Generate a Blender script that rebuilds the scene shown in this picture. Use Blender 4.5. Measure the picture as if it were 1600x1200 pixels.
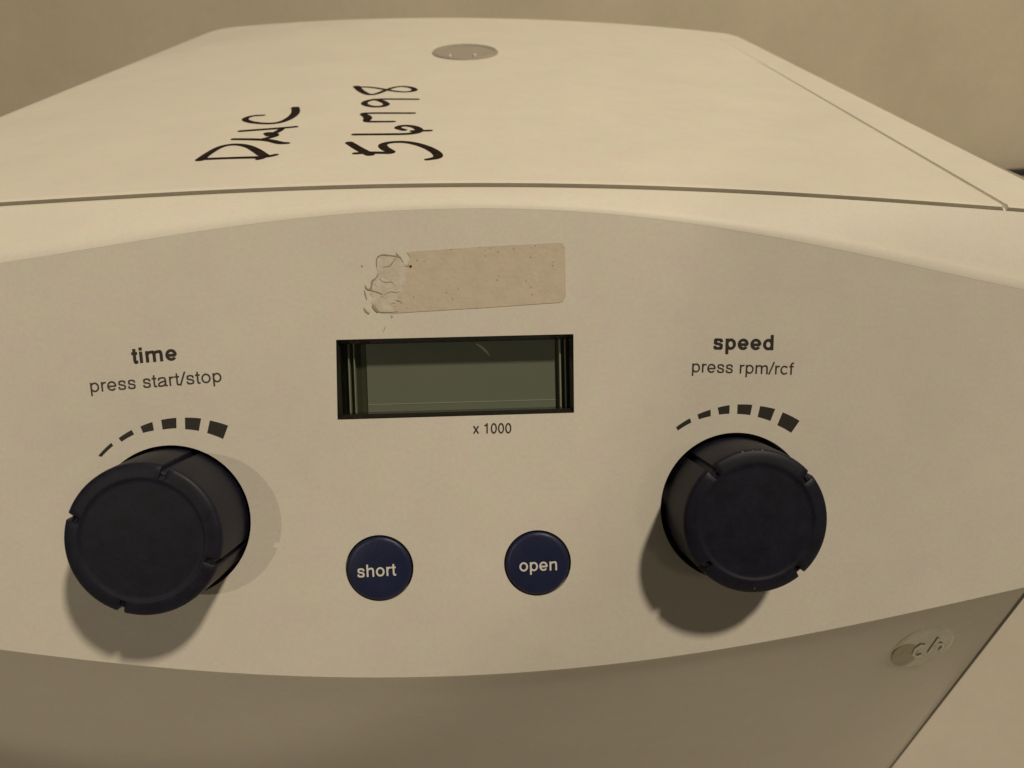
import bpy, bmesh, math, random
import numpy as np
from mathutils import Vector, Matrix
from mathutils.geometry import delaunay_2d_cdt

for o in list(bpy.data.objects):
    bpy.data.objects.remove(o, do_unlink=True)
sc = bpy.context.scene
COL = sc.collection
random.seed(4)

# ------------------------------------------------------------------ camera
# The panel is almost square-on to the lens; a pixel of the photograph gives a
# direction, the panel / lid / front surfaces give the distance.
F_PX, CX, CY = 1200.0, 800.0, 600.0
D = 0.125                                   # camera to display, metres
TH = math.radians(27.3)                     # panel leans back from the vertical
OZ = 0.200                                  # display centre above the bench

def cam_ray(p):
    return np.array([(p[0] - CX) / F_PX, -(p[1] - CY) / F_PX, 1.0])
_n = cam_ray((750, 516)); _n /= np.linalg.norm(_n)
_r = math.radians(1.4)
_X = np.array([math.cos(_r), math.sin(_r), 0.0]); _X -= _n * (_X @ _n); _X /= np.linalg.norm(_X)
_U = np.cross(_n, _X)
if _U[1] < 0: _U = -_U
_Y = _n * math.cos(TH) + _U * math.sin(TH)
_Z = _U * math.cos(TH) - _n * math.sin(TH)
Wm = np.stack([_X, _Y, _Z])
ORG = np.array([0.0, 0.0, OZ])              # display centre in the world
CAM = Wm @ (-cam_ray((713, 588)) * D) + ORG
NIN = np.array([0, math.cos(TH), -math.sin(TH)])     # into the panel
UP = np.array([0, math.sin(TH), math.cos(TH)])       # up along the panel
NOUT = -NIN

def wray(p): return Wm @ cam_ray(p)
def hit_plane(p, P0, N):
    d = wray(p); return CAM + d * (((P0 - CAM) @ N) / (d @ N))
def on_panel(p):
    q = hit_plane(p, ORG, NIN) - ORG
    return float(q[0]), float(q @ UP)
def PW(x, u, n=0.0):                        # panel coordinates -> world
    return Vector((ORG + np.array([x, 0, 0]) + UP * u + NOUT * n))

cam_d = bpy.data.cameras.new('camera'); cam = bpy.data.objects.new('camera', cam_d); COL.objects.link(cam)
cam_d.sensor_width = 36.0; cam_d.lens = 36.0 * F_PX / 1600.0
cam_d.clip_start = 0.005; cam_d.clip_end = 60
rt, upv, fw = (Wm @ np.array(v, float) for v in ((1, 0, 0), (0, 1, 0), (0, 0, 1)))
M = Matrix.Identity(4)
for i in range(3):
    M[i][0] = rt[i]; M[i][1] = upv[i]; M[i][2] = -fw[i]; M[i][3] = CAM[i]
cam.matrix_world = M
sc.camera = cam
cam_d.dof.use_dof = True; cam_d.dof.focus_distance = 0.127; cam_d.dof.aperture_fstop = 42.0

# ------------------------------------------------------------------ light
world = bpy.data.worlds.new('World'); sc.world = world; world.use_nodes = True
bg = world.node_tree.nodes['Background']
bg.inputs[0].default_value = (1.0, 0.84, 0.58, 1); bg.inputs[1].default_value = 0.027

def area(name, loc, target, size, energy, col):
    l = bpy.data.lights.new(name, 'AREA'); l.shape = 'DISK'; l.size = size; l.energy = energy; l.color = col
    o = bpy.data.objects.new(name, l); COL.objects.link(o); o.location = loc
    o.rotation_euler = (Vector(target) - Vector(loc)).to_track_quat('-Z', 'Y').to_euler()
    return o
_kd = Vector((0.352, -0.262, 0.90)).normalized()
area('ceiling_lamp', Vector(ORG) + _kd * 1.9, ORG, 0.15, 25.8, (1.0, 0.85, 0.63))
# two weaker room lamps to either side: each gives a knob its faint second shadow;
# the left cone is shaped so its edge imitates a shadow at panel right
area('side_lamp', Vector(ORG) + (Vector(NOUT) + Vector((0.58, 0, 0)) + Vector(UP) * 0.02).normalized() * 2.0, ORG, 0.22, 1.0, (1.0, 0.85, 0.63))
_sl = bpy.data.lights.new('shaped_beam_lamp', 'SPOT'); _sl.energy = 19.0; _sl.color = (1.0, 0.85, 0.63); _sl.shadow_soft_size = 0.008
_sl.spot_size = math.radians(7.1); _sl.spot_blend = 0.16
_so = bpy.data.objects.new('shaped_beam_lamp', _sl); COL.objects.link(_so)
_so.location = Vector(ORG) + (Vector(NOUT) + Vector((-0.58, 0, 0)) + Vector(UP) * 0.05).normalized() * 2.0
_tg = PW(*on_panel((-240, 240)))
_so.rotation_euler = (_tg - _so.location).to_track_quat('-Z', 'Y').to_euler()

vs = sc.view_settings
vs.view_transform = 'Standard'; vs.look = 'None'; vs.gamma = 1.0; vs.exposure = 0.0
vs.use_curve_mapping = False

# ------------------------------------------------------------------ materials
def mat(name, col, rough=0.5, spec=0.5, coat=0.0, metal=0.0, mottle=0.0, mscale=60, bump=0.0, bscale=1500, fleck=None, grain=0.0, blotch=0.0):
    m = bpy.data.materials.new(name); m.use_nodes = True
    nt = m.node_tree; b = nt.nodes['Principled BSDF']
    b.inputs['Base Color'].default_value = (*col, 1); b.inputs['Roughness'].default_value = rough
    b.inputs['Specular IOR Level'].default_value = spec; b.inputs['Metallic'].default_value = metal
    b.inputs['Coat Weight'].default_value = coat
    tc = nt.nodes.new('ShaderNodeTexCoord'); last = None
    if mottle:
        n = nt.nodes.new('ShaderNodeTexNoise'); n.inputs['Scale'].default_value = mscale
        n.inputs['Detail'].default_value = 6; n.inputs['Roughness'].default_value = 0.65
        nt.links.new(tc.outputs['Object'], n.inputs['Vector'])
        r = nt.nodes.new('ShaderNodeValToRGB')
        r.color_ramp.elements[0].position = 0.3; r.color_ramp.elements[1].position = 0.7
        r.color_ramp.elements[0].color = (*[c * (1 - mottle) for c in col], 1)
        r.color_ramp.elements[1].color = (*[min(1, c * (1 + mottle * 0.6)) for c in col], 1)
        nt.links.new(n.outputs['Fac'], r.inputs['Fac']); last = r.outputs['Color']
        rr = nt.nodes.new('ShaderNodeMapRange'); rr.inputs['To Min'].default_value = rough - 0.07; rr.inputs['To Max'].default_value = rough + 0.07
        nt.links.new(n.outputs['Fac'], rr.inputs['Value']); nt.links.new(rr.outputs['Result'], b.inputs['Roughness'])
    if fleck:                                 # sparse specks of dirt
        v = nt.nodes.new('ShaderNodeTexVoronoi'); v.inputs['Scale'].default_value = fleck[0]
        nt.links.new(tc.outputs['Object'], v.inputs['Vector'])
        lt = nt.nodes.new('ShaderNodeMath'); lt.operation = 'LESS_THAN'; lt.inputs[1].default_value = fleck[1]
        nt.links.new(v.outputs['Distance'], lt.inputs[0])
        sp = nt.nodes.new('ShaderNodeSeparateColor'); nt.links.new(v.outputs['Color'], sp.inputs[0])
        g = nt.nodes.new('ShaderNodeMath'); g.operation = 'GREATER_THAN'; g.inputs[1].default_value = fleck[2]
        nt.links.new(sp.outputs[0], g.inputs[0])
        ml = nt.nodes.new('ShaderNodeMath'); ml.operation = 'MULTIPLY'
        nt.links.new(lt.outputs[0], ml.inputs[0]); nt.links.new(g.outputs[0], ml.inputs[1])
        m5 = nt.nodes.new('ShaderNodeMath'); m5.operation = 'MULTIPLY'; m5.inputs[1].default_value = 0.55
        nt.links.new(ml.outputs[0], m5.inputs[0])
        mx = nt.nodes.new('ShaderNodeMix'); mx.data_type = 'RGBA'
        nt.links.new(m5.outputs[0], mx.inputs['Factor'])
        if last: nt.links.new(last, mx.inputs['A'])
        else: mx.inputs['A'].default_value = (*col, 1)
        mx.inputs['B'].default_value = (*[c * 0.35 for c in col], 1); last = mx.outputs['Result']
    for amt, scale, tint in ((grain, 1500, False), (blotch, 190, True)):     # fine speckle; slight tint shifts in patches
        if not amt: continue
        gn = nt.nodes.new('ShaderNodeTexNoise'); gn.inputs['Scale'].default_value = scale; gn.inputs['Detail'].default_value = 4; gn.inputs['Roughness'].default_value = 0.7
        nt.links.new(tc.outputs['Object'], gn.inputs['Vector'])
        rm = nt.nodes.new('ShaderNodeValToRGB'); e0, e1 = rm.color_ramp.elements
        e0.position, e1.position = 0.33, 0.67
        e0.color = (1 - amt * 0.2, 1 - amt, 1 - amt * 0.9, 1) if tint else (1 - amt, 1 - amt, 1 - amt, 1)
        e1.color = (1 - amt * 0.35, 1.0, 1 - amt * 1.3, 1) if tint else (1, 1, 1, 1)
        nt.links.new(gn.outputs['Fac'], rm.inputs['Fac'])
        mg = nt.nodes.new('ShaderNodeMix'); mg.data_type = 'RGBA'; mg.blend_type = 'MULTIPLY'; mg.inputs['Factor'].default_value = 1.0
        if last: nt.links.new(last, mg.inputs['A'])
        else: mg.inputs['A'].default_value = (*col, 1)
        nt.links.new(rm.outputs['Color'], mg.inputs['B']); last = mg.outputs['Result']
    if last: nt.links.new(last, b.inputs['Base Color'])
    if bump:
        n2 = nt.nodes.new('ShaderNodeTexNoise'); n2.inputs['Scale'].default_value = bscale; n2.inputs['Detail'].default_value = 3
        nt.links.new(tc.outputs['Object'], n2.inputs['Vector'])
        bp = nt.nodes.new('ShaderNodeBump'); bp.inputs['Strength'].default_value = bump; bp.inputs['Distance'].default_value = 0.0003
        nt.links.new(n2.outputs['Fac'], bp.inputs['Height']); nt.links.new(bp.outputs['Normal'], b.inputs['Normal'])
    return m

def clear_mat(name, tint, gloss_rough=0.03):
    m = bpy.data.materials.new(name); m.use_nodes = True; nt = m.node_tree
    nt.nodes.remove(nt.nodes['Principled BSDF']); out = nt.nodes['Material Output']
    t = nt.nodes.new('ShaderNodeBsdfTransparent'); t.inputs[0].default_value = (*tint, 1)
    g = nt.nodes.new('ShaderNodeBsdfGlossy'); g.inputs['Roughness'].default_value = gloss_rough
    lw = nt.nodes.new('ShaderNodeLayerWeight'); lw.inputs[0].default_value = 0.5      # same reflectance from both faces
    pw = nt.nodes.new('ShaderNodeMath'); pw.operation = 'POWER'; pw.inputs[1].default_value = 5.0
    nt.links.new(lw.outputs['Facing'], pw.inputs[0])
    fr = nt.nodes.new('ShaderNodeMath'); fr.operation = 'MULTIPLY_ADD'; fr.inputs[1].default_value = 0.95; fr.inputs[2].default_value = 0.045
    nt.links.new(pw.outputs[0], fr.inputs[0])
    mx = nt.nodes.new('ShaderNodeMixShader')
    nt.links.new(fr.outputs[0], mx.inputs[0]); nt.links.new(t.outputs[0], mx.inputs[1]); nt.links.new(g.outputs[0], mx.inputs[2])
    nt.links.new(mx.outputs[0], out.inputs['Surface'])
    return m

SHELL = mat('shell_plastic', (0.83, 0.81, 0.76), 0.5, 0.3, mottle=0.035, mscale=45, bump=0.08, bscale=5200, grain=0.05, blotch=0.05)
PANEL = mat('panel_plastic', (0.70, 0.68, 0.645), 0.52, 0.3, mottle=0.055, mscale=30, bump=0.08, bscale=6000, fleck=(150, 0.018, 0.95), grain=0.07, blotch=0.06)
GROOVE = mat('groove_plastic', (0.20, 0.19, 0.17), 0.6, 0.3, mottle=0.1)
SEAL = mat('seal_rubber', (0.42, 0.40, 0.35), 0.7, 0.2, mottle=0.15)
KNOB = mat('knob_plastic', (0.0095, 0.0105, 0.026), 0.52, 0.34, mottle=0.45, mscale=420, bump=0.10, bscale=6000, grain=0.35)
WORN = mat('worn_plastic', (0.20, 0.195, 0.19), 0.5)
BUTTON = mat('button_plastic', (0.011, 0.016, 0.058), 0.42, 0.45, mottle=0.15, mscale=120, bump=0.12, bscale=2500)
INK = mat('printing_ink', (0.030, 0.027, 0.024), 0.55, 0.3)
INKL = mat('light_printing_ink', (0.050, 0.046, 0.042), 0.55, 0.3)
WHITE = mat('white_lettering_and_glints', (0.70, 0.69, 0.66), 0.5, 0.3)
MARKER = mat('marker_ink', (0.030, 0.020, 0.017), 0.9, 0.06, mottle=0.75, mscale=600)
RIB = mat('tray_clear_grey', (0.50, 0.50, 0.44), 0.10, 0.7)
BLACK = mat('black_gloss', (0.016, 0.016, 0.013), 0.16, 0.6)
LCD = mat('lcd_glass', (0.25, 0.26, 0.245), 0.35, 0.35, mottle=0.05, mscale=40)
LCDB = mat('lcd_border', (0.07, 0.075, 0.05), 0.3, 0.4, mottle=0.1)
GLASS = clear_mat('window_acrylic', (0.88, 0.90, 0.86))
LABEL = mat('label_paper', (0.575, 0.505, 0.415), 0.6, 0.25, mottle=0.08, mscale=420, bump=0.2, bscale=1500, fleck=(1100, 0.17, 0.62))
GLUE = mat('adhesive_residue', (0.63, 0.585, 0.51), 0.35, 0.5, mottle=0.25, mscale=260, bump=0.5, bscale=700)
GLUED = mat('dirty_adhesive', (0.36, 0.315, 0.235), 0.45, 0.4, mottle=0.3, mscale=300)
DIRT = mat('dirt_speck', (0.03, 0.025, 0.01), 0.6)
PORT = mat('port_plastic', (0.36, 0.335, 0.30), 0.12, 0.5, mottle=0.08, mscale=90)
OLIVE = mat('badge_olive', (0.30, 0.245, 0.10), 0.2, mottle=0.3, mscale=250)
GREYG = mat('badge_grey', (0.50, 0.52, 0.44), 0.14, metal=0.5, mottle=0.2, mscale=250)
CREAM = mat('badge_cream', (0.80, 0.77, 0.68), 0.3)
RUBBER = mat('rubber', (0.03, 0.03, 0.03), 0.8)
BENCH = mat('bench_laminate', (0.49, 0.465, 0.43), 0.5, 0.35, mottle=0.07, mscale=14, bump=0.1, bscale=500, grain=0.08, blotch=0.06)
WALL = mat('wall_paint', (0.84, 0.78, 0.67), 0.8, 0.2, mottle=0.08, mscale=9, bump=0.2, bscale=300, grain=0.06, blotch=0.08)
CORD = mat('cord_rubber', (0.035, 0.032, 0.036), 0.6)

# ------------------------------------------------------------------ helpers
def link(name, me, m, parent=None, smooth=False):
    o = bpy.data.objects.new(name, me); COL.objects.link(o)
    if m: me.materials.append(m)
    if smooth:
        for p in me.polygons: p.use_smooth = True
    if parent:
        o.parent = parent; o.matrix_parent_inverse = parent.matrix_world.inverted()
    return o
def mesh(name, verts, faces, m, parent=None, smooth=False):
    me = bpy.data.meshes.new(name); me.from_pydata([tuple(v) for v in verts], [], faces); me.update()
    return link(name, me, m, parent, smooth)
def fix(o, sharp=None):
    bm = bmesh.new(); bm.from_mesh(o.data)
    bmesh.ops.remove_doubles(bm, verts=bm.verts, dist=1e-6)
    bmesh.ops.recalc_face_normals(bm, faces=bm.faces)
    if sharp is not None:
        for e in bm.edges:
            if len(e.link_faces) == 2 and e.calc_face_angle() > sharp: e.smooth = False
    bm.to_mesh(o.data); bm.free()
def grid_faces(rows, cols, off=0):
    f = []
    for j in range(rows - 1):
        for i in range(cols - 1):
            a = off + j * cols + i; f.append((a, a + 1, a + cols + 1, a + cols))
    return f
PM = Matrix(((1, UP[0], NOUT[0], ORG[0]), (0, UP[1], NOUT[1], ORG[1]), (0, UP[2], NOUT[2], ORG[2]), (0, 0, 0, 1)))
def panel_obj(name, verts, faces, m, parent, smooth=False, at=(0, 0, 0), rot=0.0):
    """mesh given in panel axes (x, up, out) about the point `at` of the panel"""
    me = bpy.data.meshes.new(name); me.from_pydata([tuple(v) for v in verts], [], faces); me.update()
    o = bpy.data.objects.new(name, me); COL.objects.link(o); me.materials.append(m)
    if smooth:
        for p in me.polygons: p.use_smooth = True
    o.matrix_world = PM @ Matrix.Translation(at) @ Matrix.Rotation(rot, 4, 'Z')
    mw = o.matrix_world.copy(); o.parent = parent; o.matrix_parent_inverse = parent_mw(parent).inverted(); o.matrix_basis = mw
    return o
def parent_mw(p):
    bpy.context.view_layer.update(); return p.matrix_world.copy()
def fill_polys(loops, n_top, n_bot=None):
    """flat plate in panel axes from an outer loop and hole loops, with walls down to n_bot"""
    vs2, es = [], []
    for lp in loops:
        k = len(vs2); c = len(lp)
        vs2 += [Vector(p) for p in lp]; es += [(k + i, k + (i + 1) % c) for i in range(c)]
    def inside(p, lp):
        r = False; j = len(lp) - 1
        for i in range(len(lp)):
            xi, yi = lp[i]; xj, yj = lp[j]
            if (yi > p[1]) != (yj > p[1]) and p[0] < (xj - xi) * (p[1] - yi) / (yj - yi) + xi: r = not r
            j = i
        return r
    ov, oe, of, *_ = delaunay_2d_cdt(vs2, es, [], 0, 1e-7)
    V = [(v.x, v.y, n_top) for v in ov]; Fc = []
    for f in of:
        c = sum((ov[i] for i in f), Vector((0, 0))) / len(f)
        if inside(c, loops[0]) and not any(inside(c, h) for h in loops[1:]):
            Fc.append(tuple(f))
    if n_bot is not None:
        for lp in loops:
            k = len(V); c = len(lp)
            V += [(x, y, n_top) for x, y in lp] + [(x, y, n_bot) for x, y in lp]
            Fc += [(k + i, k + (i + 1) % c, k + c + (i + 1) % c, k + c + i) for i in range(c)]
    return V, Fc
def prism(poly, n0, n1):
    """closed prism in panel axes"""
    c = len(poly)
    V = [(x, y, n1) for x, y in poly] + [(x, y, n0) for x, y in poly]
    Fc = [tuple(range(c)), tuple(range(2 * c - 1, c - 1, -1))] + [(i + c, (i + 1) % c + c, (i + 1) % c, i) for i in range(c)]
    return V, Fc
def circle(cx, cy, r, n=96): return [(cx + r * math.cos(2 * math.pi * i / n), cy + r * math.sin(2 * math.pi * i / n)) for i in range(n)]
def lathe(prof, n=96, cap_top=True):
    V, Fc = [], []
    for r, z in prof:
        V += [(r * math.cos(2 * math.pi * i / n), r * math.sin(2 * math.pi * i / n), z) for i in range(n)]
    for j in range(len(prof) - 1):
        for i in range(n):
            a = j * n + i; b = j * n + (i + 1) % n; Fc.append((a, b, b + n, a + n))
    if cap_top:
        k = (len(prof) - 1) * n; Fc.append(tuple(k + i for i in range(n)))
    return V, Fc
def empty(name, loc):
    o = bpy.data.objects.new(name, None); COL.objects.link(o); o.location = loc; o.empty_display_size = 0.02
    bpy.context.view_layer.update(); return o
def interp(pts):
    xs = np.array([p[0] for p in pts]); ys = np.array([p[1] for p in pts])
    c = np.polyfit(xs, ys, 4)
    x0, x1 = xs.min(), xs.max(); d = np.polyder(c)
    def f(x):
        if x < x0: return float(np.polyval(c, x0) + np.polyval(d, x0) * (x - x0))
        if x > x1: return float(np.polyval(c, x1) + np.polyval(d, x1) * (x - x1))
        return float(np.polyval(c, x))
    return f
def lerp(a, b, t): return a + (b - a) * t

# ------------------------------------------------------------------ the setting
CAMH = CAM[2]
wall_hit = hit_plane((1600, 271), np.array([0, 0, 0.0]), np.array([0, 0, 1.0]))
WALL_Y = float(wall_hit[1])
bench = mesh('bench_top', [(-1.6, -0.55, 0), (1.6, -0.55, 0), (1.6, WALL_Y, 0), (-1.6, WALL_Y, 0),
                           (-1.6, -0.55, -0.04), (1.6, -0.55, -0.04), (1.6, WALL_Y, -0.04), (-1.6, WALL_Y, -0.04)],
             [(0, 1, 2, 3), (4, 7, 6, 5), (0, 4, 5, 1), (1, 5, 6, 2), (2, 6, 7, 3), (3, 7, 4, 0)], BENCH)
bench['kind'] = 'structure'
wl = mesh('wall', [(-1.6, WALL_Y + 0.004, -0.04), (1.6, WALL_Y + 0.004, -0.04), (1.6, WALL_Y + 0.004, 1.3), (-1.6, WALL_Y + 0.004, 1.3),
                   (-1.6, WALL_Y + 0.09, -0.04), (1.6, WALL_Y + 0.09, -0.04), (1.6, WALL_Y + 0.09, 1.3), (-1.6, WALL_Y + 0.09, 1.3)],
          [(0, 1, 2, 3), (4, 7, 6, 5), (0, 4, 5, 1), (1, 5, 6, 2), (2, 6, 7, 3), (3, 7, 4, 0)], WALL)
wl['kind'] = 'structure'

def tube(name, pts, rad, m, parent=None, n=10):
    V, Fc = [], []
    P = [Vector(p) for p in pts]
    for i, p in enumerate(P):
        t = (P[min(i + 1, len(P) - 1)] - P[max(i - 1, 0)]).normalized()
        a = t.cross(Vector((0, 0, 1)))
        if a.length < 1e-4: a = t.cross(Vector((0, 1, 0)))
        a.normalize(); b = a.cross(t)
        V += [p + a * rad * math.cos(2 * math.pi * k / n) + b * rad * math.sin(2 * math.pi * k / n) for k in range(n)]
    for i in range(len(P) - 1):
        for k in range(n):
            Fc.append((i * n + k, i * n + (k + 1) % n, (i + 1) * n + (k + 1) % n, (i + 1) * n + k))
    Fc += [tuple(range(n))[::-1], tuple(range((len(P) - 1) * n, len(P) * n))]
    o = mesh(name, V, Fc, m, parent, True); fix(o, 1.0); return o

# ------------------------------------------------------------------ the centrifuge
dev = empty('benchtop_centrifuge', (0, 0.12, 0))
dev['label'] = 'cream benchtop centrifuge with two dark knobs, display window and handwritten lid'
dev['category'] = 'centrifuge'

ut0 = interp([on_panel(p) for p in [(0, 405), (200, 372), (400, 343), (600, 322), (725, 318), (900, 325), (1090, 346), (1300, 385), (1450, 417), (1600, 450)]])
def ut(x): return ut0(x) + 0.0007       # theoretical corner, a little above the softened edge
ub = interp([on_panel(p) for p in [(0, 1015), (200, 1038), (400, 1053), (560, 1059), (750, 1055), (900, 1043), (1100, 1018), (1300, 983), (1450, 952), (1580, 922)]])
PXW = 0.112                                            # half width of the front
xA, uA = on_panel((1612, 914)); xAL = xA + 0.010      # right and left ends of the lower front
# lid height and crown
edge_c = hit_plane((725, 318), ORG, NIN)
LZ = edge_c[2] + 0.0008
CROWN, WREF = 0.0052, 0.105
def lid_z(x): return LZ - CROWN * min(abs(x) / WREF, 1.25) ** 2
def on_lid(p, dz=0.0):
    q = np.zeros(3)
    for _ in range(30):
        q = hit_plane(p, np.array([0, 0, lid_z(q[0]) + dz]), np.array([0, 0, 1.0]))
    return q
seam = interp([tuple(on_lid(p)[:2]) for p in [(0, 320), (200, 308), (400, 298), (700, 290), (1000, 294), (1300, 308), (1580, 328)]])
far_pts = [tuple(on_lid(p)[:2]) for p in [(380, 37), (500, 29), (720, 23), (950, 32), (1095, 44)]]
far_c = np.polyfit([p[0] for p in far_pts], [p[1] for p in far_pts], 2)
def far(x): return float(np.polyval(far_c, max(-0.105, min(0.105, x))))
L0, L1 = on_lid((0, 178)), on_lid((170, 110))
R0, R1 = on_lid((1600, 272)), on_lid((1400, 174))
G0, G1 = on_lid((1580, 326)), on_lid((1300, 163))
def line_x(a, b):
    return lambda y: float(a[0] + (b[0] - a[0]) * (y - a[1]) / (b[1] - a[1]))
lx, rx, gx = line_x(L0, L1), line_x(R0, R1), line_x(G0, G1)
print('WALL_Y', WALL_Y, 'lid z', LZ, 'L', lx(0.02), lx(0.28), 'R', rx(0.02), rx(0.28), 'G', gx(0.02), gx(0.25), 'far', far(0), far(-.1), far(.1), 'xA', xA, uA)

# --- lid: crowned cover with rounded border and a fine step along its right flank
def build_lid():
    GAP = 0.0025
    cols = [0.0, .004, .01, .02, .035] + [i / 40 for i in range(2, 39)] + [.965, .98, .99, .996, 1.0]
    rows = [0.0, .0015, .003, .006, .012, .025] + [i / 30 for i in range(1, 29)] + [.945, .96, .972, .982, .99, .995, 1.0]
    V = []
    NR, NC = len(rows), 0
    for j, t in enumerate(rows):
        line = []
        yref = lerp(0.02, far(0), t)
        xl, xr, xg = lx(yref), rx(yref), gx(yref)
        # narrow toward the rounded far corners
        rc = 0.020; dfar = (1 - t) * (far(0) - 0.02)
        inset = 0.0
        if dfar < rc: inset = rc - math.sqrt(max(0, rc * rc - (rc - dfar) ** 2))
        xs = [lerp(xl + inset, xr - inset, c) for c in cols]
        xs = [x for x in xs if abs(x - xg) > 0.0016]
        gg = [xg - 0.0015, xg - 0.0007, xg - 0.00015, xg + 0.00015, xg + 0.00045, xg + 0.0015]
        xs = sorted(xs + gg)
        line = []
        for x in xs:
            s0, f0 = seam(x) + GAP, far(x)
            y = lerp(s0, f0, t)
            z = lid_z(x)
            if abs(x - xg) < 0.0003: z -= 0.0007 * (1 - t) ** 0.7
            de = min(y - s0, 9); dl = min(x - (xl + inset), (xr - inset) - x); db = f0 - y
            for d, R in ((de, 0.0003), (dl, 0.004), (db, 0.012)):
                if d < R: z -= R - math.sqrt(max(0, R * R - (R - d) ** 2))
            line.append((x, y, z))
        V.append(line)
    n = max(len(l) for l in V); out = []
    for l in V:
        while len(l) < n: l.insert(3, l[3])
        out += l
    Fc = grid_faces(NR, n)
    # skirt
    k = len(out)
    loop = [i for i in range(n)] + [j * n + n - 1 for j in range(1, NR)] + [(NR - 1) * n + i for i in range(n - 2, -1, -1)] + [j * n for j in range(NR - 2, 0, -1)]
    for i in loop:
        x, y, z = out[i]; out.append((x * 0.99, y + 0.0065 if y < 0.05 else y - 0.002, min(z, lid_z(x)) - (0.012 if y > 0.05 else 0.006)))
    c = len(loop)
    Fc += [(loop[i], loop[(i + 1) % c], k + (i + 1) % c, k + i) for i in range(c)]
    o = mesh('lid', out, Fc, SHELL, dev, True); fix(o, 0.9)
    return o
lid = build_lid()

# --- body shell: shoulder band, lower front, flanks, back
zb = 0.006
pA, pB_ = wray((1600, 935)), wray((1390, 1200))
Nsil = np.cross(pA, pB_)
A = np.array(PW(xA, uA))
yBc = A[1] + 0.064
xB = float(CAM[0] - (Nsil[1] * (yBc - CAM[1]) + Nsil[2] * (zb - CAM[2])) / Nsil[0])
xBL = xB + 0.024
print('base corner', xB, yBc)
NCOL = 121
def arris(x):                                   # radius of the soft edge between shoulder and panel
    q = lerp(0.0017, 0.0011 if x > 0 else 0.0015, min(1, abs(x) / 0.075))
    xs = x * 1.03
    return min(q, (PW(x, ut(x), 0) - Vector((xs, seam(xs), lid_z(xs)))).length * 0.6)
def build_body():
    V, Fc = [], []
    # shoulder band
    rows = []
    for i in range(NCOL):
        s = -1 + 2 * i / (NCOL - 1); x = s * PXW * 1.0
        ue = ut(x); lip = 0.00002 + 0.00010 * max(0, min(1, (x + 0.02) / 0.115)) ** 1.6
        xs = x * 1.03
        S = Vector((xs, seam(xs), lid_z(xs) - 0.0001)); K = PW(x, ue, lip)
        d = K - S; q = arris(x)
        E = K - d.normalized() * q; Fp = PW(x, ue - q * 0.8 - 0.0001, 0.00002)
        nrm = Vector((0, d.z, -d.y)).normalized()
        if nrm.z < 0: nrm = -nrm
        C = (S + E) / 2 + nrm * d.length * 0.05
        col = [S + Vector((0, 0.0002, -0.004)), S + Vector((0, 0, -0.0005)), S + Vector((0, -0.00015, -0.00015)), S + Vector((0, -0.0005, 0))]
        S2 = col[-1]
        for k in range(1, 11):
            t = k / 10; col.append(S2 * (1 - t) ** 2 + C * 2 * t * (1 - t) + E * t * t)
        for k in range(1, 11):
            t = k / 10; col.append(E * (1 - t) ** 2 + K * 2 * t * (1 - t) + Fp * t * t)
        col.append(PW(x, ue - q * 0.8 - 0.00015, -0.002))
        rows.append(col)
    R = len(rows[0]); 
    for col in rows: V += col
    Fc += [(i * R + j, i * R + j + 1, (i + 1) * R + j + 1, (i + 1) * R + j) for i in range(NCOL - 1) for j in range(R - 1)]
    shoulder_edge = [rows[0], rows[-1]]
    # lower front
    k0 = len(V); rows2 = []
    for i in range(NCOL):
        s = -1 + 2 * i / (NCOL - 1); x = s * (xA if s > 0 else xAL)
        u = ub(x)
        top = PW(x, u, -0.0003)
        bx = s * (xB if s > 0 else xBL); by = lerp(A[1] + 0.064, A[1] + 0.040, 1 - abs(s) ** 2.2)
        bot = Vector((bx, by, zb))
        d = (bot - top).normalized()
        col = [PW(x, u + 0.0004, -0.002), PW(x, u + 0.0004, -0.0001), top + Vector(UP) * 0.0001]
        # small rounded arris then the undercut face
        for a in (0.0006, 0.0013, 0.0022): col.append(top + d * a - Vector(NOUT) * (0.00022 * (1 - a / 0.0022)) + Vector(NOUT) * 0.0002 * 0)
        for t in [j / 24 for j in range(1, 25)]: col.append(top.lerp(bot, 0.02 + 0.98 * t) + Vector((0, -0.0035 * math.sin(math.pi * t) * (1 - abs(s) ** 4), 0)))
        rows2.append(col)
    R2 = len(rows2[0])
    for col in rows2: V += col
    Fc += [(k0 + i * R2 + j, k0 + i * R2 + j + 1, k0 + (i + 1) * R2 + j + 1, k0 + (i + 1) * R2 + j) for i in range(NCOL - 1) for j in range(R2 - 1)]
    # flanks: outline at each side swept to the back
    yback = far(0) - 0.004
    for side, sh, lf in ((-1, rows[0], rows2[0]), (1, rows[-1], rows2[-1])):
        out = sh[3:] + [PW(side * PXW, -0.004, 0), PW(side * PXW, -0.012, 0), PW(xA, uA, 0) if side > 0 else PW(-xAL, ub(-xAL), 0)] + lf[5:]
        k = len(V); n = len(out)
        for f in (0, 0.02, 0.2, 0.6, 0.97, 1.0):
            for p in out:
                w = lerp(abs(p.x), max(0.088, abs(p.x)) if p.z < 0.1 else abs(p.x), min(1, f * 1.5))
                V.append(Vector((side * (w - (0.012 if f == 1.0 else 0)), lerp(p.y, yback, f), p.z - (0.006 * f if p.z > 0.15 else 0))))
        Fc += grid_faces(6, n, k)
    # back and underside
    k = len(V); w = 0.088
    V += [(-0.1, yback, zb), (0.1, yback, zb), (0.1, yback, LZ - 0.012), (-0.1, yback, LZ - 0.012), (-xBL, yBc, zb), (xB, yBc, zb), (0, A[1] + 0.040, zb)]
    Fc += [(k, k + 1, k + 2, k + 3), (k, k + 4, k + 6, k + 5, k + 1)]
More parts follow.
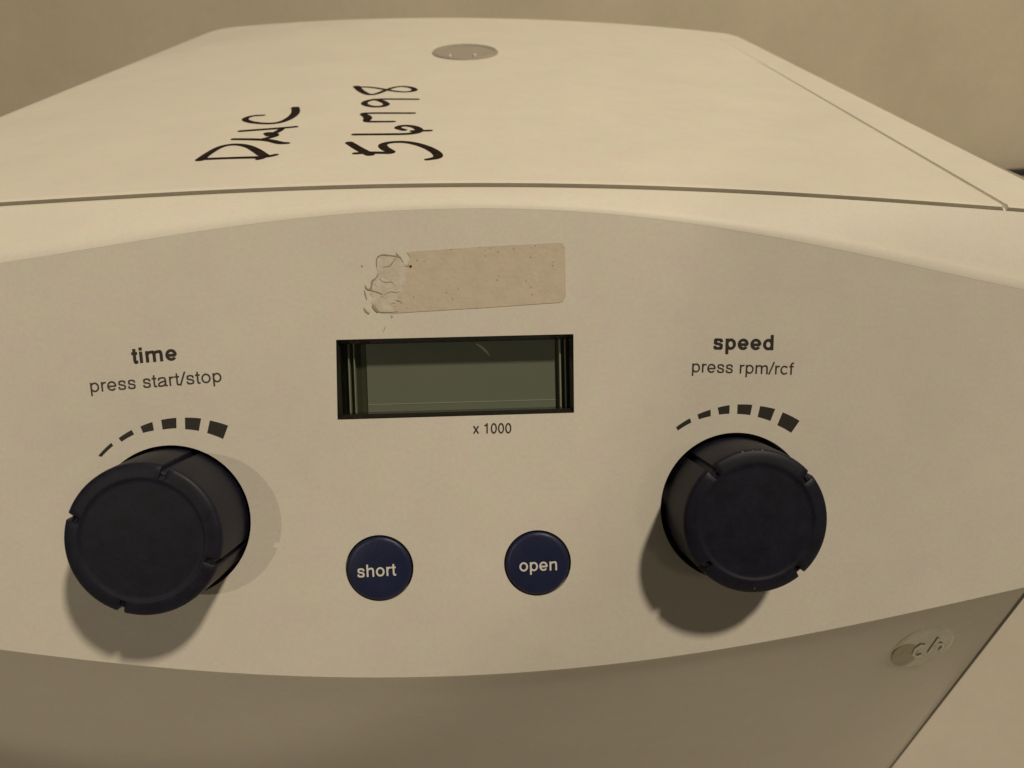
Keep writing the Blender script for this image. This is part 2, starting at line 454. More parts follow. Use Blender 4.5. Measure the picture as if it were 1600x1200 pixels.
    o = mesh('body_shell', V, Fc, SHELL, dev, True); fix(o, 0.75)
    # dark channel under the lid edge
    V, Fc = [], []
    for i in range(NCOL):
        x = (-1 + 2 * i / (NCOL - 1)) * PXW * 1.03
        for dy, dz in ((-0.0004, -0.0020), (0.0120, -0.0030)): V.append((x, seam(x) + dy, lid_z(x) + dz))
    g = mesh('lid_seal', V, [(2 * i, 2 * i + 2, 2 * i + 3, 2 * i + 1) for i in range(NCOL - 1)], SEAL, dev)
    return o
body = build_body()

# dark joint down the right and left front corners of the lower shell
for sgn in (1, -1):
    a = PW(xA + 0.0001, uA, -0.0004) if sgn > 0 else PW(-xAL - 0.0001, ub(-xAL), -0.0004); b = Vector((xB if sgn > 0 else -xBL, yBc, zb))
    pts = [a.lerp(b, i / 24) + Vector((sgn * 0.0001, 0, 0)) for i in range(25)]
    tube('corner_joint', pts, 0.00042, GROOVE, dev, 8)

# feet
for fx in (-0.07, 0.07):
    for fy in (0.055, 0.235):
        V, Fc = lathe([(0.0, 0), (0.009, 0), (0.010, 0.002), (0.010, 0.0065)], 24)
        o = mesh('rubber_foot', [(x + fx, y + fy, z) for x, y, z in V], Fc, RUBBER, dev, True); fix(o, 0.6)

# --- control panel plate
KL = on_panel((270, 815)); KR = on_panel((1148, 792))
BS = on_panel((593, 888)); BO = on_panel((840, 880))
RH = 0.0125                      # hole round each knob
RB = 0.00528
dTL, dTR, dBR, dBL = (on_panel(p) for p in ((525, 531), (896, 522), (897, 645), (527, 656)))
outer = [(x, ut(x) - 0.8 * arris(x)) for x in np.linspace(-PXW, PXW, 121)]
outer += [(PXW, -0.012)] + [(x, ub(x)) for x in np.linspace(xA, -xAL, 121)] + [(-PXW, -0.012)]
outer = [(float(a), float(b)) for a, b in outer]
V, Fc = fill_polys([outer, [dTL, dTR, dBR, dBL], circle(*KL, RH), circle(*KR, RH), circle(*BS, RB + 0.0003, 64), circle(*BO, RB + 0.0003, 64)], 0.0, -0.0016)
panel = panel_obj('control_panel', V, Fc, PANEL, dev); fix(panel)

# --- knobs
def knob_profile(h):
    return [(0.0118, -0.004), (0.0118, 0.0), (0.01165, h * 0.55), (0.0115, h - 0.0012), (0.01145, h - 0.00075), (0.0113, h - 0.00042), (0.0110, h - 0.00026), (0.0104, h - 0.00012), (0.0098, h - 0.00004), (0.0094, h),
            (0.0092, h - 0.00002), (0.0090, h - 0.00012), (0.0088, h - 0.00018), (0.0084, h - 0.00018), (0.006, h - 0.00012), (0.003, h - 0.00008), (0.0005, h - 0.00006)]
def build_knob(at, h, rot, scale, tilt=(0, 0)):
    x0, u0 = at
    # dish with the hole
    V, Fc = lathe([(RH, -0.0008), (RH - 0.0001, -0.0055)], 96, False)
    dish = panel_obj('knob_recess', V, Fc, PANEL, panel, True, (x0, u0, 0)); fix(dish, 0.6)
    V, Fc = lathe([(0.0, -0.0052), (RH, -0.0052)], 48, False)
    fl = panel_obj('recess_floor', V, Fc, BLACK, panel, False, (x0, u0, 0))
    angs = []
    for q in range(4):
        a0 = q * math.pi / 2
        for d in (-0.055, -0.046, -0.036, -0.015, 0.015, 0.036, 0.046, 0.055): angs.append((a0 + d, 1.0 if abs(d) <= 0.036 else (0.25 if abs(d) < 0.05 else 0)))
        for i in range(1, 18): angs.append((a0 + 0.055 + (math.pi / 2 - 0.11) * i / 18, 0))
    prof = knob_profile(h); V = []; n = len(angs)
    for r, z in prof:
        cut = 0.00075 if (r > 0.0109) else 0.0
        for a, g in angs:
            rr = r * scale - cut * g
            zz = z - (0.00045 * g if (r < 0.0109 and r > 0.0096) else 0)
            V.append((rr * math.cos(a), rr * math.sin(a), zz))
    Fc = []
    for j in range(len(prof) - 1):
        for i in range(n):
            a = j * n + i; b = j * n + (i + 1) % n; Fc.append((a, b, b + n, a + n))
    Fc.append(tuple((len(prof) - 1) * n + i for i in range(n)))
    k = panel_obj('knob', V, Fc, KNOB, dev, True, (x0, u0, -0.0002), rot); fix(k, 0.7)
    return k
k1 = build_knob((KL[0] - 0.0001, KL[1]), 0.0115, math.radians(-20), 1.01)
k1['label'] = 'dark knob under the word time'
k2 = build_knob((KR[0], KR[1]), 0.0106, math.radians(40), 0.985)
k2['label'] = 'dark knob under the word speed'

# worn specks on the rim of the right-hand knob
for ang, rr in [(101, .01128), (93, .0113), (85, .0113), (-92, .0106)]:
    a = math.radians(ang); r_ = rr * 0.985
    V, Fc = lathe([(0.00009, -0.00008), (0.00008, 0.00004), (0.00003, 0.00007)], 8)
    sx_ = 2.2 if ang > 0 and ang % 3 else 1.0
    V = [(x * sx_, y, z) for x, y, z in V]
    zt = 0.0106 - (0.00040 if rr > 0.011 else 0.00016)
    panel_obj('worn_speck', V, Fc, WORN, k2, False, (KR[0] + r_ * math.cos(a), KR[1] + r_ * math.sin(a), zt - 0.0002 + 0.00006), a - math.pi / 2)

# --- buttons
def build_button(at):
    V, Fc = lathe([(RB, -0.003), (RB, 0.0000), (RB - 0.00008, 0.00018), (RB - 0.0003, 0.00032), (RB - 0.0007, 0.0004), (RB * 0.5, 0.00043), (0.0003, 0.00044)], 72)
    b = panel_obj('button', V, Fc, BUTTON, dev, True, (*at, 0)); fix(b, 0.9); return b
b_short = build_button(BS); b_short['label'] = 'navy round button reading short'
b_open = build_button(BO); b_open['label'] = 'navy round button reading open'

# --- lettering
def _arc(cx_, cy_, rx_, ry_, a0, a1, n=22):
    return [(cx_ + rx_ * math.cos(math.radians(lerp(a0, a1, i / n))), cy_ + ry_ * math.sin(math.radians(lerp(a0, a1, i / n)))) for i in range(n + 1)]
def _spl(P, n=6):
    out = []
    Q = [P[0]] + list(P) + [P[-1]]
    for i in range(1, len(Q) - 2):
        p0, p1, p2, p3 = (np.array(q, float) for q in Q[i - 1:i + 3])
        for k in range(n):
            t = k / n
            out.append(tuple(0.5 * (2 * p1 + (p2 - p0) * t + (2 * p0 - 5 * p1 + 4 * p2 - p3) * t * t + (3 * p1 - p0 - 3 * p2 + p3) * t ** 3)))
    return out + [tuple(P[-1])]
def glyph(ch, w):
    """centre lines of a plain grotesque letter; x-height 1; returns (advance, strokes)"""
    h = w / 2; a = h + 0.13                                   # a: stem axis
    def arch(x_l, x_r): return _spl([(x_l, 0.58), (x_l + 0.05, 0.78), ((x_l + x_r) / 2 - 0.05, 0.97 - h * 0.8), ((x_l + x_r) / 2 + 0.10, 1.005 - h), (x_r - 0.06, 0.88), (x_r, 0.66)]) + [(x_r, 0)]
    G = {
        'o': (1.06, [_arc(.53, .5, .46 - h, .515 - h, 0, 360, 40)]),
        'p': (1.06, [[(a, -.41), (a, 1)], _arc(.555, .5, .435 - h, .515 - h, -180, 180, 40)]),
        'd': (1.06, [[(1.06 - a, 0), (1.06 - a, 1.37)], _arc(.505, .5, .435 - h, .515 - h, 0, 360, 40)]),
        'e': (1.04, [_arc(.52, .5, .45 - h, .515 - h, -4, 322, 40), [(.52 - .45 + h, .47), (.52 + .45 - h * 0.6, .47)]]),
        'c': (.98, [_arc(.50, .5, .44 - h, .515 - h, 38, 322, 36)]),
        's': (.94, [_spl([(.82 - h * .6, .66), (.74 - h * .4, .86), (.47, 1.01 - h), (.21 + h * .3, .87), (.13 + h, .72), (.24, .58), (.48, .51), (.72, .42), (.84 - h, .27), (.74 - h * .3, .12), (.47, h - .01), (.19 + h * .4, .13), (.08 + h, .34)])]),
        'a': (1.04, [_spl([(.08 + h, .67), (.20, .88), (.46, 1.01 - h), (.72, .90), (.80, .68), (.80, .22), (.84, h + .01), (.99, h - .01)]), _spl([(.80, .60), (.62, .53), (.36, .47), (.13 + h * .5, .34), (.06 + h, .24), (.16, .09), (.36, h - .01), (.62, .11), (.79, .33)])]),
        'n': (1.06, [[(a, 0), (a, 1)], arch(a, 1.06 - a)]),
        'h': (1.06, [[(a, 0), (a, 1.37)], arch(a, 1.06 - a)]),
        'm': (1.60, [[(a, 0), (a, 1)], arch(a, .80), arch(.80, 1.60 - a)]),
        'r': (.64, [[(a, 0), (a, 1)], _spl([(a, .55), (a + .05, .76), (a + .19, .92 - h * .3), (.62, .99 - h)])]),
        't': (.54, [_spl([(.26, 1.28), (.26, .80), (.26, .24), (.31, .08), (.41, h - .01), (.51, h)]), [(.03, 1 - h), (.49, 1 - h)]]),
        'f': (.54, [_spl([(.25, 0), (.25, .6), (.25, 1.10), (.31, 1.28), (.42, 1.38 - h), (.53, 1.37 - h)]), [(.03, 1 - h), (.50, 1 - h)]]),
        'i': (.44, [[(.22, 0), (.22, 1)], [(.22, 1.37 - w * 1.1), (.22, 1.37)]]),
        '/': (.54, [[(.0, -.04), (.54, 1.40)]]),
        'x': (.96, [[(.06 + h * .6, 0), (.90 - h * .6, 1)], [(.90 - h * .6, 0), (.06 + h * .6, 1)]]),
        '1': (1.06, [[(.60, 0), (.60, 1.36)], _spl([(.60, 1.30), (.52, 1.15), (.40, 1.08), (.22, 1.06)])]),
        '0': (1.06, [_arc(.53, .68, .45 - h, .70 - h, 0, 360, 40)]),
        ' ': (.54, []),
    }
    return G[ch]
def text_part(name, txt, pl, pr, xh, m, parent, n=0.00004, w=0.165, gap=0.0):
    """txt spans the panel from the point under pixel pl to pr (ends of the base line); xh = x-height in metres"""
    pen_x = 0.0; strokes = []
    for ch in txt:
        adv, st = glyph(ch, w)
        strokes += [[(x + pen_x, y) for x, y in s_] for s_ in st]; pen_x += adv + gap
    xs = [x for s_ in strokes for x, _ in s_]; xa, xb = min(xs) - w / 2, max(xs) + w / 2
    a, b = on_panel(pl), on_panel(pr)
    Lr = math.hypot(b[0] - a[0], b[1] - a[1]); an = math.atan2(b[1] - a[1], b[0] - a[0])
    sx = Lr / (xb - xa); V, Fc = [], []
    for si, s_ in enumerate(strokes):
        c = len(s_); k = len(V); closed = c > 4 and math.hypot(s_[0][0] - s_[-1][0], s_[0][1] - s_[-1][1]) < 1e-6
        for i, p in enumerate(s_):
            q0 = s_[i - 1] if i else (s_[-2] if closed else s_[0]); q1 = s_[i + 1] if i < c - 1 else (s_[1] if closed else s_[-1])
            d = Vector((q1[0] - q0[0], q1[1] - q0[1])).normalized()
            for sg in (1, -1):
                V.append(((p[0] - sg * d.y * w / 2 - xa) * sx, (p[1] + sg * d.x * w / 2) * xh, (si % 5) * 0.000004))
        Fc += [(k + 2 * i, k + 2 * i + 1, k + 2 * i + 3, k + 2 * i + 2) for i in range(c - 1)]
    o = panel_obj(name, V, Fc, m, parent, False, (a[0], a[1], n), an)
    return o
MM = D / F_PX                                   # metres per photo pixel at the panel
text_part('lettering', 'time', (204.5, 568.5), (278.5, 562.5), 17.5 * MM, INK, panel, w=0.25)
text_part('lettering', 'press start/stop', (142, 613), (347, 596.5), 14.5 * MM, INKL, panel)
text_part('lettering', 'speed', (1114.5, 546), (1208.5, 547), 17.5 * MM, INK, panel, w=0.25)
text_part('lettering', 'press rpm/rcf', (1081, 581.5), (1241, 585.5), 14.0 * MM, INKL, panel)
text_part('lettering', 'x 1000', (739, 677.5), (799, 677), 12.0 * MM, INK, panel, w=0.20)
text_part('lettering', 'short', (559.5, 901), (621, 897.5), 14.5 * MM, WHITE, b_short, n=0.00050, w=0.19)
text_part('lettering', 'open', (811.5, 891.5), (870, 889.5), 14.5 * MM, WHITE, b_open, n=0.00050, w=0.19)

# --- graduated scale marks over the knobs
def marks(quads, ox, oy, sc_, knob):
    for q in quads:
        pts = [on_panel((ox + x / sc_, oy + y / sc_)) for x, y in q]
        cx_, cy_ = knob
        # bow the long edges with the arc round the knob
        poly = []
        def bow(p, r):
            out = []
            for i in range(6):
                t = i / 5; x = lerp(p[0], r[0], t); y = lerp(p[1], r[1], t)
                ra = lerp(math.hypot(p[0] - cx_, p[1] - cy_), math.hypot(r[0] - cx_, r[1] - cy_), t)
                d = math.hypot(x - cx_, y - cy_); out.append((cx_ + (x - cx_) * ra / d, cy_ + (y - cy_) * ra / d))
            return out
        poly = bow(pts[1], pts[2]) + bow(pts[3], pts[0])
        V, Fc = prism(poly, -0.0001, 0.00004)
        panel_obj('scale_mark', V, Fc, INK, panel)
marks([[(375, 848), (395, 855), (468, 785), (455, 768)], [(502, 738), (520, 760), (598, 715), (583, 687)],
       [(638, 665), (655, 705), (722, 690), (712, 637)], [(768, 624), (777, 684), (863, 676), (862, 611)],
       [(916, 610), (918, 682), (1003, 692), (1017, 615)], [(1072, 628), (1055, 706), (1155, 743), (1186, 660)]], 60, 500, 4, KL)
marks([[(385, 670), (397, 690), (481, 640), (472, 614)], [(520, 590), (528, 620), (602, 600), (601, 560)],
       [(646, 547), (655, 590), (718, 585), (720, 532)], [(770, 528), (768, 586), (849, 593), (862, 530)],
       [(911, 538), (896, 605), (975, 630), (1005, 556)], [(1052, 577), (1018, 656), (1105, 704), (1157, 630)]], 960, 500, 4, KR)

# --- display window
DEP = -0.0046
x0, x1 = (dTL[0] + dBL[0]) / 2, (dTR[0] + dBR[0]) / 2
y0, y1 = (dBL[1] + dBR[1]) / 2, (dTL[1] + dTR[1]) / 2
e = 0.00012
rim = 0.00055
outer_l = [(x0 + e, y0 + e), (x1 - e, y0 + e), (x1 - e, y1 - e), (x0 + e, y1 - e)]
inner_l = [(x0 + rim, y0 + rim * 1.2), (x1 - rim, y0 + rim * 1.2), (x1 - rim, y1 - rim * 1.3), (x0 + rim, y1 - rim * 1.3)]
V = [(x, y, -0.00005) for x, y in outer_l] + [(x, y, -0.0010) for x, y in inner_l] + [(x, y, DEP) for x, y in inner_l] + [(x, y, -0.002) for x, y in outer_l]
Fc = [(k + i, k + (i + 1) % 4, k + 4 + (i + 1) % 4, k + 4 + i) for k in (0, 4) for i in range(4)] + [(12 + i, 12 + (i + 1) % 4, (i + 1) % 4, i) for i in range(4)]
disp = panel_obj('display', V, Fc, BLACK, dev); fix(disp)
V, Fc = prism([(x0 + e, y0 + e), (x1 - e, y0 + e), (x1 - e, y1 - e), (x0 + e, y1 - e)], DEP - 0.001, DEP)
panel_obj('display_backing', V, Fc, LCDB, disp)
lx0, lx1 = on_panel((562, 600))[0], on_panel((872, 600))[0]
lx0 += 0.0006; 
V, Fc = prism([(lx0, y0 + rim), (lx1, y0 + rim), (lx1, y1 - rim), (lx0, y1 - rim)], DEP - 0.0005, DEP + 0.0003)
panel_obj('lcd', V, Fc, LCD, disp)
V, Fc = prism([(lx0, y0 + rim + 0.0013), (lx1, y0 + rim + 0.0013), (lx1, y0 + rim + 0.00142), (lx0, y0 + rim + 0.00142)], DEP, DEP + 0.00036)
panel_obj('lcd_edge', V, Fc, RIB, disp)
# clear window block, edges chamfered
def bevel_box(xa, xb, ya, yb, na, nb, c):
    V = []; Fc = []
    lv = [(na, 0), (nb - c, 0), (nb, c)]
    for n_, s in lv: V += [(xa + s, ya + s, n_), (xb - s, ya + s, n_), (xb - s, yb - s, n_), (xa + s, yb - s, n_)]
    for j in range(2):
        for i in range(4): Fc.append((j * 4 + i, j * 4 + (i + 1) % 4, j * 4 + 4 + (i + 1) % 4, j * 4 + 4 + i))
    Fc += [(3, 2, 1, 0), (8, 9, 10, 11)]
    return V, Fc
V, Fc = bevel_box(x0 + rim * 0.9, x1 - rim * 0.9, y0 + rim, y1 - rim, -0.0024, -0.0008, 0.0003)
panel_obj('window_pane', V, Fc, GLASS, disp)
# polished inner uprights of the window tray
for xa, w_ in ((x0 + 0.0015, 0.00012), (x0 + 0.0024, 0.00008), (x1 - 0.0019, 0.00016), (x1 - 0.0010, 0.0001)):
    V, Fc = bevel_box(xa - w_, xa + w_, y0 + rim * 1.2, y1 - rim * 1.3, DEP - 0.0001, DEP + 0.0016, 0.0001)
    panel_obj('tray_rib', V, Fc, RIB, disp)
# painted glint: a pale curved ribbon laid over the lcd
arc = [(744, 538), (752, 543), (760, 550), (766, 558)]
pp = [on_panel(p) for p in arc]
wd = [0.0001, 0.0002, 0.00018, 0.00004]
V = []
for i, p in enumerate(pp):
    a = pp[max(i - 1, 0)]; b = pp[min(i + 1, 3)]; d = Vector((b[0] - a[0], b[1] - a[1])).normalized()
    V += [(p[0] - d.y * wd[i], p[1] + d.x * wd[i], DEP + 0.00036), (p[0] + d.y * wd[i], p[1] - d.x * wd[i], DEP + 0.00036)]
panel_obj('painted_glint', V, [(2 * i, 2 * i + 1, 2 * i + 3, 2 * i + 2) for i in range(3)], WHITE, disp)

# --- old label with torn sticky end
def P2(cx_, cy_): return on_panel((540 + cx_ / 7.5, 360 + cy_ / 7.5))
lab = [on_panel(p) for p in [(612, 489.5), (660, 486.5), (760, 480.5), (868, 473)]]
ct = on_panel((873, 464)); 
def round_corner(p, q, r_, n=7):
    return [tuple(Vector(p) * (1 - t) ** 2 + Vector(q) * 2 * t * (1 - t) + Vector(r_) * t * t) for t in [i / (n - 1) for i in range(n)]]
lab += round_corner(on_panel((872, 472.8)), on_panel((883, 472)), on_panel((884, 461)))
lab += round_corner(on_panel((883, 391)), on_panel((882.5, 379)), on_panel((872, 379.2)))
lab += [on_panel(p) for p in [(760, 385), (700, 389), (648, 392.5), (636, 394), (641, 402), (637, 412), (643, 418), (634, 425), (636, 436), (628, 446), (633, 452), (622, 462), (626, 470), (616, 478), (619, 484)]]
V, Fc = prism(lab, -0.00005, 0.00009)
label = panel_obj('paper_label', V, Fc, LABEL, panel); label['label'] = 'faded blank label with a torn left end'
glue = [P2(*p) for p in [(370, 300), (430, 285), (520, 298), (600, 300), (660, 340), (690, 385), (760, 420), (740, 480), (730, 620), (700, 700), (690, 800), (680, 900), (620, 950), (500, 960), (400, 960), (350, 900), (300, 850), (330, 790), (280, 740), (300, 690), (360, 660), (300, 600), (370, 550), (390, 500), (365, 440), (362, 360)]]
V, Fc = prism(glue, -0.00005, 0.00006)
gl = panel_obj('adhesive', V, Fc, GLUE, label)
def ribbon(name, pts, w, m, parent, n=0.00012):
    pp = [P2(*p) for p in pts]; V = []
    # smooth
    for _ in range(2):
        q = [pp[0]]
        for a, b in zip(pp, pp[1:]): q += [(a[0] * .75 + b[0] * .25, a[1] * .75 + b[1] * .25), (a[0] * .25 + b[0] * .75, a[1] * .25 + b[1] * .75)]
        pp = q + [pp[-1]]
    c = len(pp)
    for i, p in enumerate(pp):
        a = pp[max(i - 1, 0)]; b = pp[min(i + 1, c - 1)]; d = Vector((b[0] - a[0], b[1] - a[1]))
        d = d.normalized() if d.length > 0 else Vector((1, 0))
        ww = w * (0.35 + 0.65 * math.sin(math.pi * min(1, max(0, (i + .6) / c)))) * random.uniform(0.75, 1.2)
        V += [(p[0] - d.y * ww, p[1] + d.x * ww, n), (p[0] + d.y * ww, p[1] - d.x * ww, n)]
        V += [(p[0], p[1], n + ww * 0.35)]
    Fc = []
    for i in range(c - 1):
        Fc += [(3 * i, 3 * i + 2, 3 * i + 5, 3 * i + 3), (3 * i + 2, 3 * i + 1, 3 * i + 4, 3 * i + 5)]
    o = panel_obj(name, V, Fc, m, parent, True); fix(o); return o
for pts, w, m in [
    ([(365, 430), (362, 360), (375, 310), (430, 282), (500, 292), (590, 300), (640, 315), (680, 375)], 0.00014, GLUED),
    ([(590, 260), (620, 300), (660, 320)], 0.0001, GLUED), ([(440, 430), (520, 420), (540, 390), (590, 330)], 0.0001, GLUED),
    ([(385, 500), (360, 560), (305, 595), (310, 640), (290, 700), (240, 680), (232, 640)], 0.00020, GLUED),
    ([(222, 700), (235, 760), (250, 810)], 0.00012, GLUED), ([(290, 700), (350, 715), (400, 735), (440, 750)], 0.00013, GLUED),
    ([(320, 870), (345, 915), (385, 955)], 0.00042, GLUED), ([(215, 905), (240, 950), (280, 975)], 0.00022, GLUED),
    ([(385, 955), (500, 962), (620, 950)], 0.0001, GLUED), ([(590, 820), (640, 830), (665, 860)], 0.0001, GLUED),
    ([(545, 970), (545, 1020)], 0.00022, GLUE), ([(470, 1120), (440, 1190)], 0.00006, GLUED),
    ([(690, 415), (730, 418), (765, 422)], 0.00007, GLUED), ([(400, 560), (460, 600), (560, 590), (580, 640)], 0.0003, GLUE),
    ([(420, 780), (500, 700), (600, 720), (640, 700)], 0.0003, GLUE), ([(530, 860), (560, 830), (600, 860), (570, 890)], 0.00022, GLUE),
    ([(185, 405), (205, 430)], 0.00008, GLUED)]:
    ribbon('adhesive_strand', pts, w * 0.72, m, label)
V, Fc = lathe([(0.00020, 0), (0.00018, 0.00012), (0.0001, 0.0002)], 14)
panel_obj('dirt_speck', V, Fc, DIRT, label, True, (*P2(765, 420), 0.00006))

# --- round port in the lid
pc = on_lid((727, 82)); pl_, pr_ = on_lid((676, 82)), on_lid((779, 82))
RP = abs(pr_[0] - pl_[0]) / 2
ptop, pbot = on_lid((727, 71)), on_lid((727, 94))
print('port r', RP, 'depth', ptop[1] - pbot[1])
V, Fc = lathe([(RP, -0.001), (RP, 0.0003), (RP - 0.0004, 0.0006), (RP - 0.0010, 0.0006), (RP - 0.0014, 0.0002), (0.0005, 0.0002)], 64)
sy = (ptop[1] - pbot[1]) / (2 * RP)
port = mesh('sight_port', [(x + pc[0], y * sy + (ptop[1] + pbot[1]) / 2, z + lid_z(x + pc[0])) for x, y, z in V], Fc, PORT, lid, True); fix(port, 0.5)

for cp in ((703, 90.5), (741.5, 89.5)):  # white nubs added to stand for glints on the near rim
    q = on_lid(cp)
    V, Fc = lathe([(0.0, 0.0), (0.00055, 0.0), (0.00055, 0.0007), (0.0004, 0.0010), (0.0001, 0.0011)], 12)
    o = mesh('port_glint', [(x + q[0], y * 2 + q[1], z + lid_z(q[0])) for x, y, z in V], Fc, WHITE, port, True); fix(o, 0.6)

# --- handwriting on the lid
def C2(p): return (280 + p[0] / 3.556, 110 + p[1] / 3.556)
PEN = 0.00076
def pen(name, strokes, parent):
    V, Fc = [], []
    for st in strokes:
        pts = []; ws = []
        for it in st:
            q = on_lid(C2(it[:2])); pts.append((q[0], q[1])); ws.append(PEN * (it[2] if len(it) > 2 else 1.0) ** 0.5)
        for _ in range(3):
            q = [pts[0]]; w2 = [ws[0]]
            for (a, b, wa, wb_) in zip(pts, pts[1:], ws, ws[1:]):
                q += [(a[0] * .75 + b[0] * .25, a[1] * .75 + b[1] * .25), (a[0] * .25 + b[0] * .75, a[1] * .25 + b[1] * .75)]
                w2 += [wa * .75 + wb_ * .25, wa * .25 + wb_ * .75]
            pts, ws = q + [pts[-1]], w2 + [ws[-1]]
        c = len(pts); k = len(V)
        L = []; Rr = []
        for i in range(c):
            a = pts[max(i - 1, 0)]; b = pts[min(i + 1, c - 1)]; d = Vector((b[0] - a[0], b[1] - a[1]))
            d = d.normalized() if d.length > 1e-9 else Vector((1, 0))
            w = ws[i]
            for sx, arr in ((1, L), (-1, Rr)):
                x = pts[i][0] - d.y * w * sx; y = pts[i][1] + d.x * w * sx
                V.append((x, y, lid_z(x) + 0.00006))
        Fc += [(k + 2 * i, k + 2 * i + 1, k + 2 * i + 3, k + 2 * i + 2) for i in range(c - 1)]
        for ci in (0, c - 1):                       # round ends
            k = len(V); x, y = pts[ci]; w = ws[ci]
            V += [(x + w * math.cos(t), y + w * math.sin(t), lid_z(x) + 0.00007) for t in [2 * math.pi * j / 12 for j in range(12)]]
            Fc.append(tuple(range(k, k + 12)))
    return mesh(name, V, Fc, MARKER, parent)
pen('handwriting', [
    [(118, 497, 1.7), (150, 470, 1.2), (230, 422), (310, 410, .9), (380, 420), (430, 445, 1.6), (475, 478, 1.7), (500, 478), (535, 470, .7)],
    [(125, 494), (250, 489, .8), (380, 485, .9), (470, 484, 1.2), (440, 494, .6)],
    [(305, 383, .9), (420, 384), (500, 388, 1.2), (560, 405, 1.5), (598, 405, .9)],
    [(455, 385, .8), (500, 375, 1), (540, 362, 1.4), (515, 350, 1.3), (480, 348, .8), (500, 362, 1)],
    [(575, 322, .8), (550, 340, 1), (520, 352, 1.2)],
    [(345, 338, 1), (450, 330, 1.1), (560, 322), (645, 314, .9)],
    [(465, 250, .7), (400, 253, .8), (358, 272, 1.1), (390, 288, 1), (480, 298, .9), (560, 292, 1.1), (620, 265, 1.6), (650, 235, 1.8), (645, 208, 1.7)]], lid)['label'] = 'marker letters D M C'
pen('handwriting', [
    [(945, 403, 1.2), (1000, 438, 1.5), (1060, 468, 1.6)],
    [(980, 462, .8), (1040, 458, 1.3), (1100, 458, 1), (1195, 460, 1.2), (1140, 435, 1.7), (1125, 412, 1.3), (1180, 398, 1), (1270, 398, 1), (1360, 420, 1.3), (1430, 455, 1.6), (1445, 485, 1.5), (1378, 496, .6)],
    [(975, 357, .9), (1150, 356, 1), (1290, 354, 1.1), (1345, 338, 1.4), (1310, 312, 1.2), (1240, 306, 1), (1205, 320, 1), (1250, 332, .9)],
    [(1300, 338, 1), (1392, 335, .8)],
    [(1188, 285, .8), (1070, 286, 1), (1035, 284, 1), (1055, 262, 2.0), (1012, 240, .9), (1060, 238), (1180, 238, .9), (1300, 238, .8)],
    [(1322, 161, .9), (1200, 160, .9), (1100, 160, 1), (1040, 170, 1.2), (1022, 188, 1.1), (1070, 203, 1), (1130, 202, 1.3), (1160, 188, 1.2), (1120, 168, 1.2), (1085, 162, 1)],
    [(985, 90, 1.6), (1005, 112, 1.4), (1050, 137, 1), (1100, 132, .9), (1170, 100, .8), (1230, 88, .9), (1290, 94, 1), (1318, 112, 1.2), (1260, 122, .7), (1190, 116, .7), (1110, 100, .7), (1040, 92, .7), (990, 93, .9)]], lid)['label'] = 'marker digits 5 6 7 9 8'

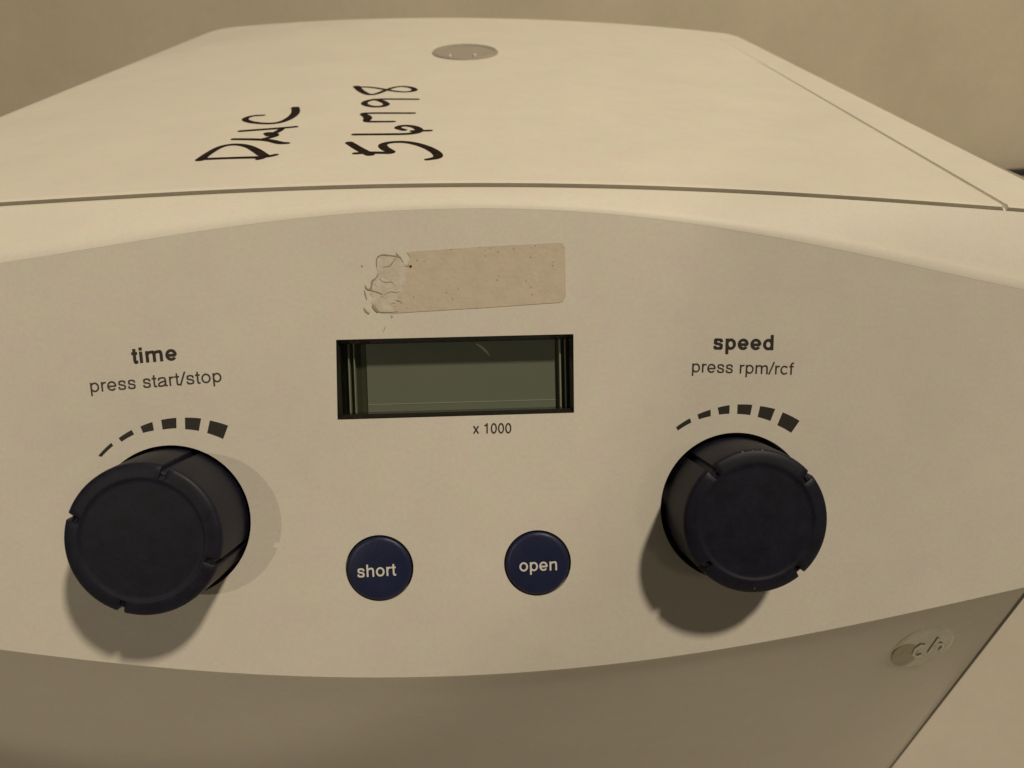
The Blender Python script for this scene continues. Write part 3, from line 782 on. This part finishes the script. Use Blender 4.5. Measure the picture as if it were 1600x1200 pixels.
# --- small oval badge low on the front
def lower_point(p):
    """first hit of a pixel ray on the lower front, by marching the surface columns"""
    best = None; d = wray(p)
    # local plane of the lower front round the badge
    dep = body.evaluated_get(bpy.context.evaluated_depsgraph_get())
    inv = body.matrix_world.inverted()
    ok, loc, nor, _ = body.ray_cast(inv @ Vector(CAM), (inv.to_3x3() @ Vector(d)).normalized())
    return body.matrix_world @ loc, (body.matrix_world.to_3x3() @ nor).normalized()
bpy.context.view_layer.update()
bc, bn = lower_point((1441, 1012))
if bn.dot(Vector(CAM) - bc) < 0: bn = -bn
def badge_piece(name, pix, h0, h1, m, parent):
    pts = []
    for p in pix:
        d = Vector(wray(p)); t = (bc - Vector(CAM)).dot(bn) / d.dot(bn); pts.append(Vector(CAM) + d * t)
    c = len(pts)
    V = [p + bn * h1 for p in pts] + [p + bn * h0 for p in pts]
    cen = sum(pts, Vector()) / c
    V = [cen + (v - cen) * 0.9 for v in V[:c]] + [p + bn * (h0 + (h1 - h0) * .6) for p in pts] + V[c:]
    for i in range(c): V[i] = V[i] + bn * 0.0
    Fc = [tuple(range(c))] + [(i, (i + 1) % c, c + (i + 1) % c, c + i) for i in range(c)] + [(c + i, c + (i + 1) % c, 2 * c + (i + 1) % c, 2 * c + i) for i in range(c)]
    o = mesh(name, V, Fc, m, parent); fix(o); return o
def ell(cx_, cy_, a, b, rot, n=32):
    r = math.radians(rot)
    return [(cx_ + a * math.cos(t) * math.cos(r) - b * math.sin(t) * math.sin(r), cy_ + a * math.cos(t) * math.sin(r) + b * math.sin(t) * math.cos(r)) for t in [2 * math.pi * i / n for i in range(n)]]
badge = badge_piece('badge', ell(1442, 1010, 53, 25, -24), -0.0003, 0.00018, GREYG, dev)
badge['label'] = 'small oval badge with pale letters c h'
badge_piece('badge_field', ell(1413, 1022, 23, 15, -32), 0.0001, 0.00024, OLIVE, badge)
def badge_strip(pts, w):
    L = []; R_ = []
    for i, p in enumerate(pts):
        a = pts[max(i - 1, 0)]; b = pts[min(i + 1, len(pts) - 1)]; d = Vector((b[0] - a[0], b[1] - a[1])).normalized()
        L.append((p[0] - d.y * w, p[1] + d.x * w)); R_.append((p[0] + d.y * w, p[1] - d.x * w))
    pix = L + R_[::-1]
    pp = []
    for p in pix:
        d = Vector(wray(p)); t = (bc + bn * 0.00032 - Vector(CAM)).dot(bn) / d.dot(bn); pp.append(Vector(CAM) + d * t)
    n = len(pts)
    mesh('badge_letter', pp, [(i, i + 1, 2 * n - 2 - i, 2 * n - 1 - i) for i in range(n - 1)], CREAM, badge)
badge_strip([(1447, 1010), (1440, 1009), (1431, 1015), (1427, 1023), (1433, 1027), (1441, 1024)], 2.2)
badge_strip([(1468, 998), (1460, 1009), (1451, 1022)], 2.4)
badge_strip([(1458, 1012), (1466, 1007), (1473, 1007), (1474, 1011), (1468, 1018)], 2.0)

# ------------------------------------------------------------------ cord at the foot of the wall
cy0 = WALL_Y - 0.0085
cx_hit = float(wall_hit[0])
pts = [(cx_hit - 0.10 + 0.02 * i, cy0 - 0.004 * math.sin(i * 0.7), 0.0043) for i in range(26)]
cord = tube('power_cord', pts, 0.0042, CORD)
cord['label'] = 'dark cord lying on the bench along the foot of the wall'
cord['category'] = 'cord'
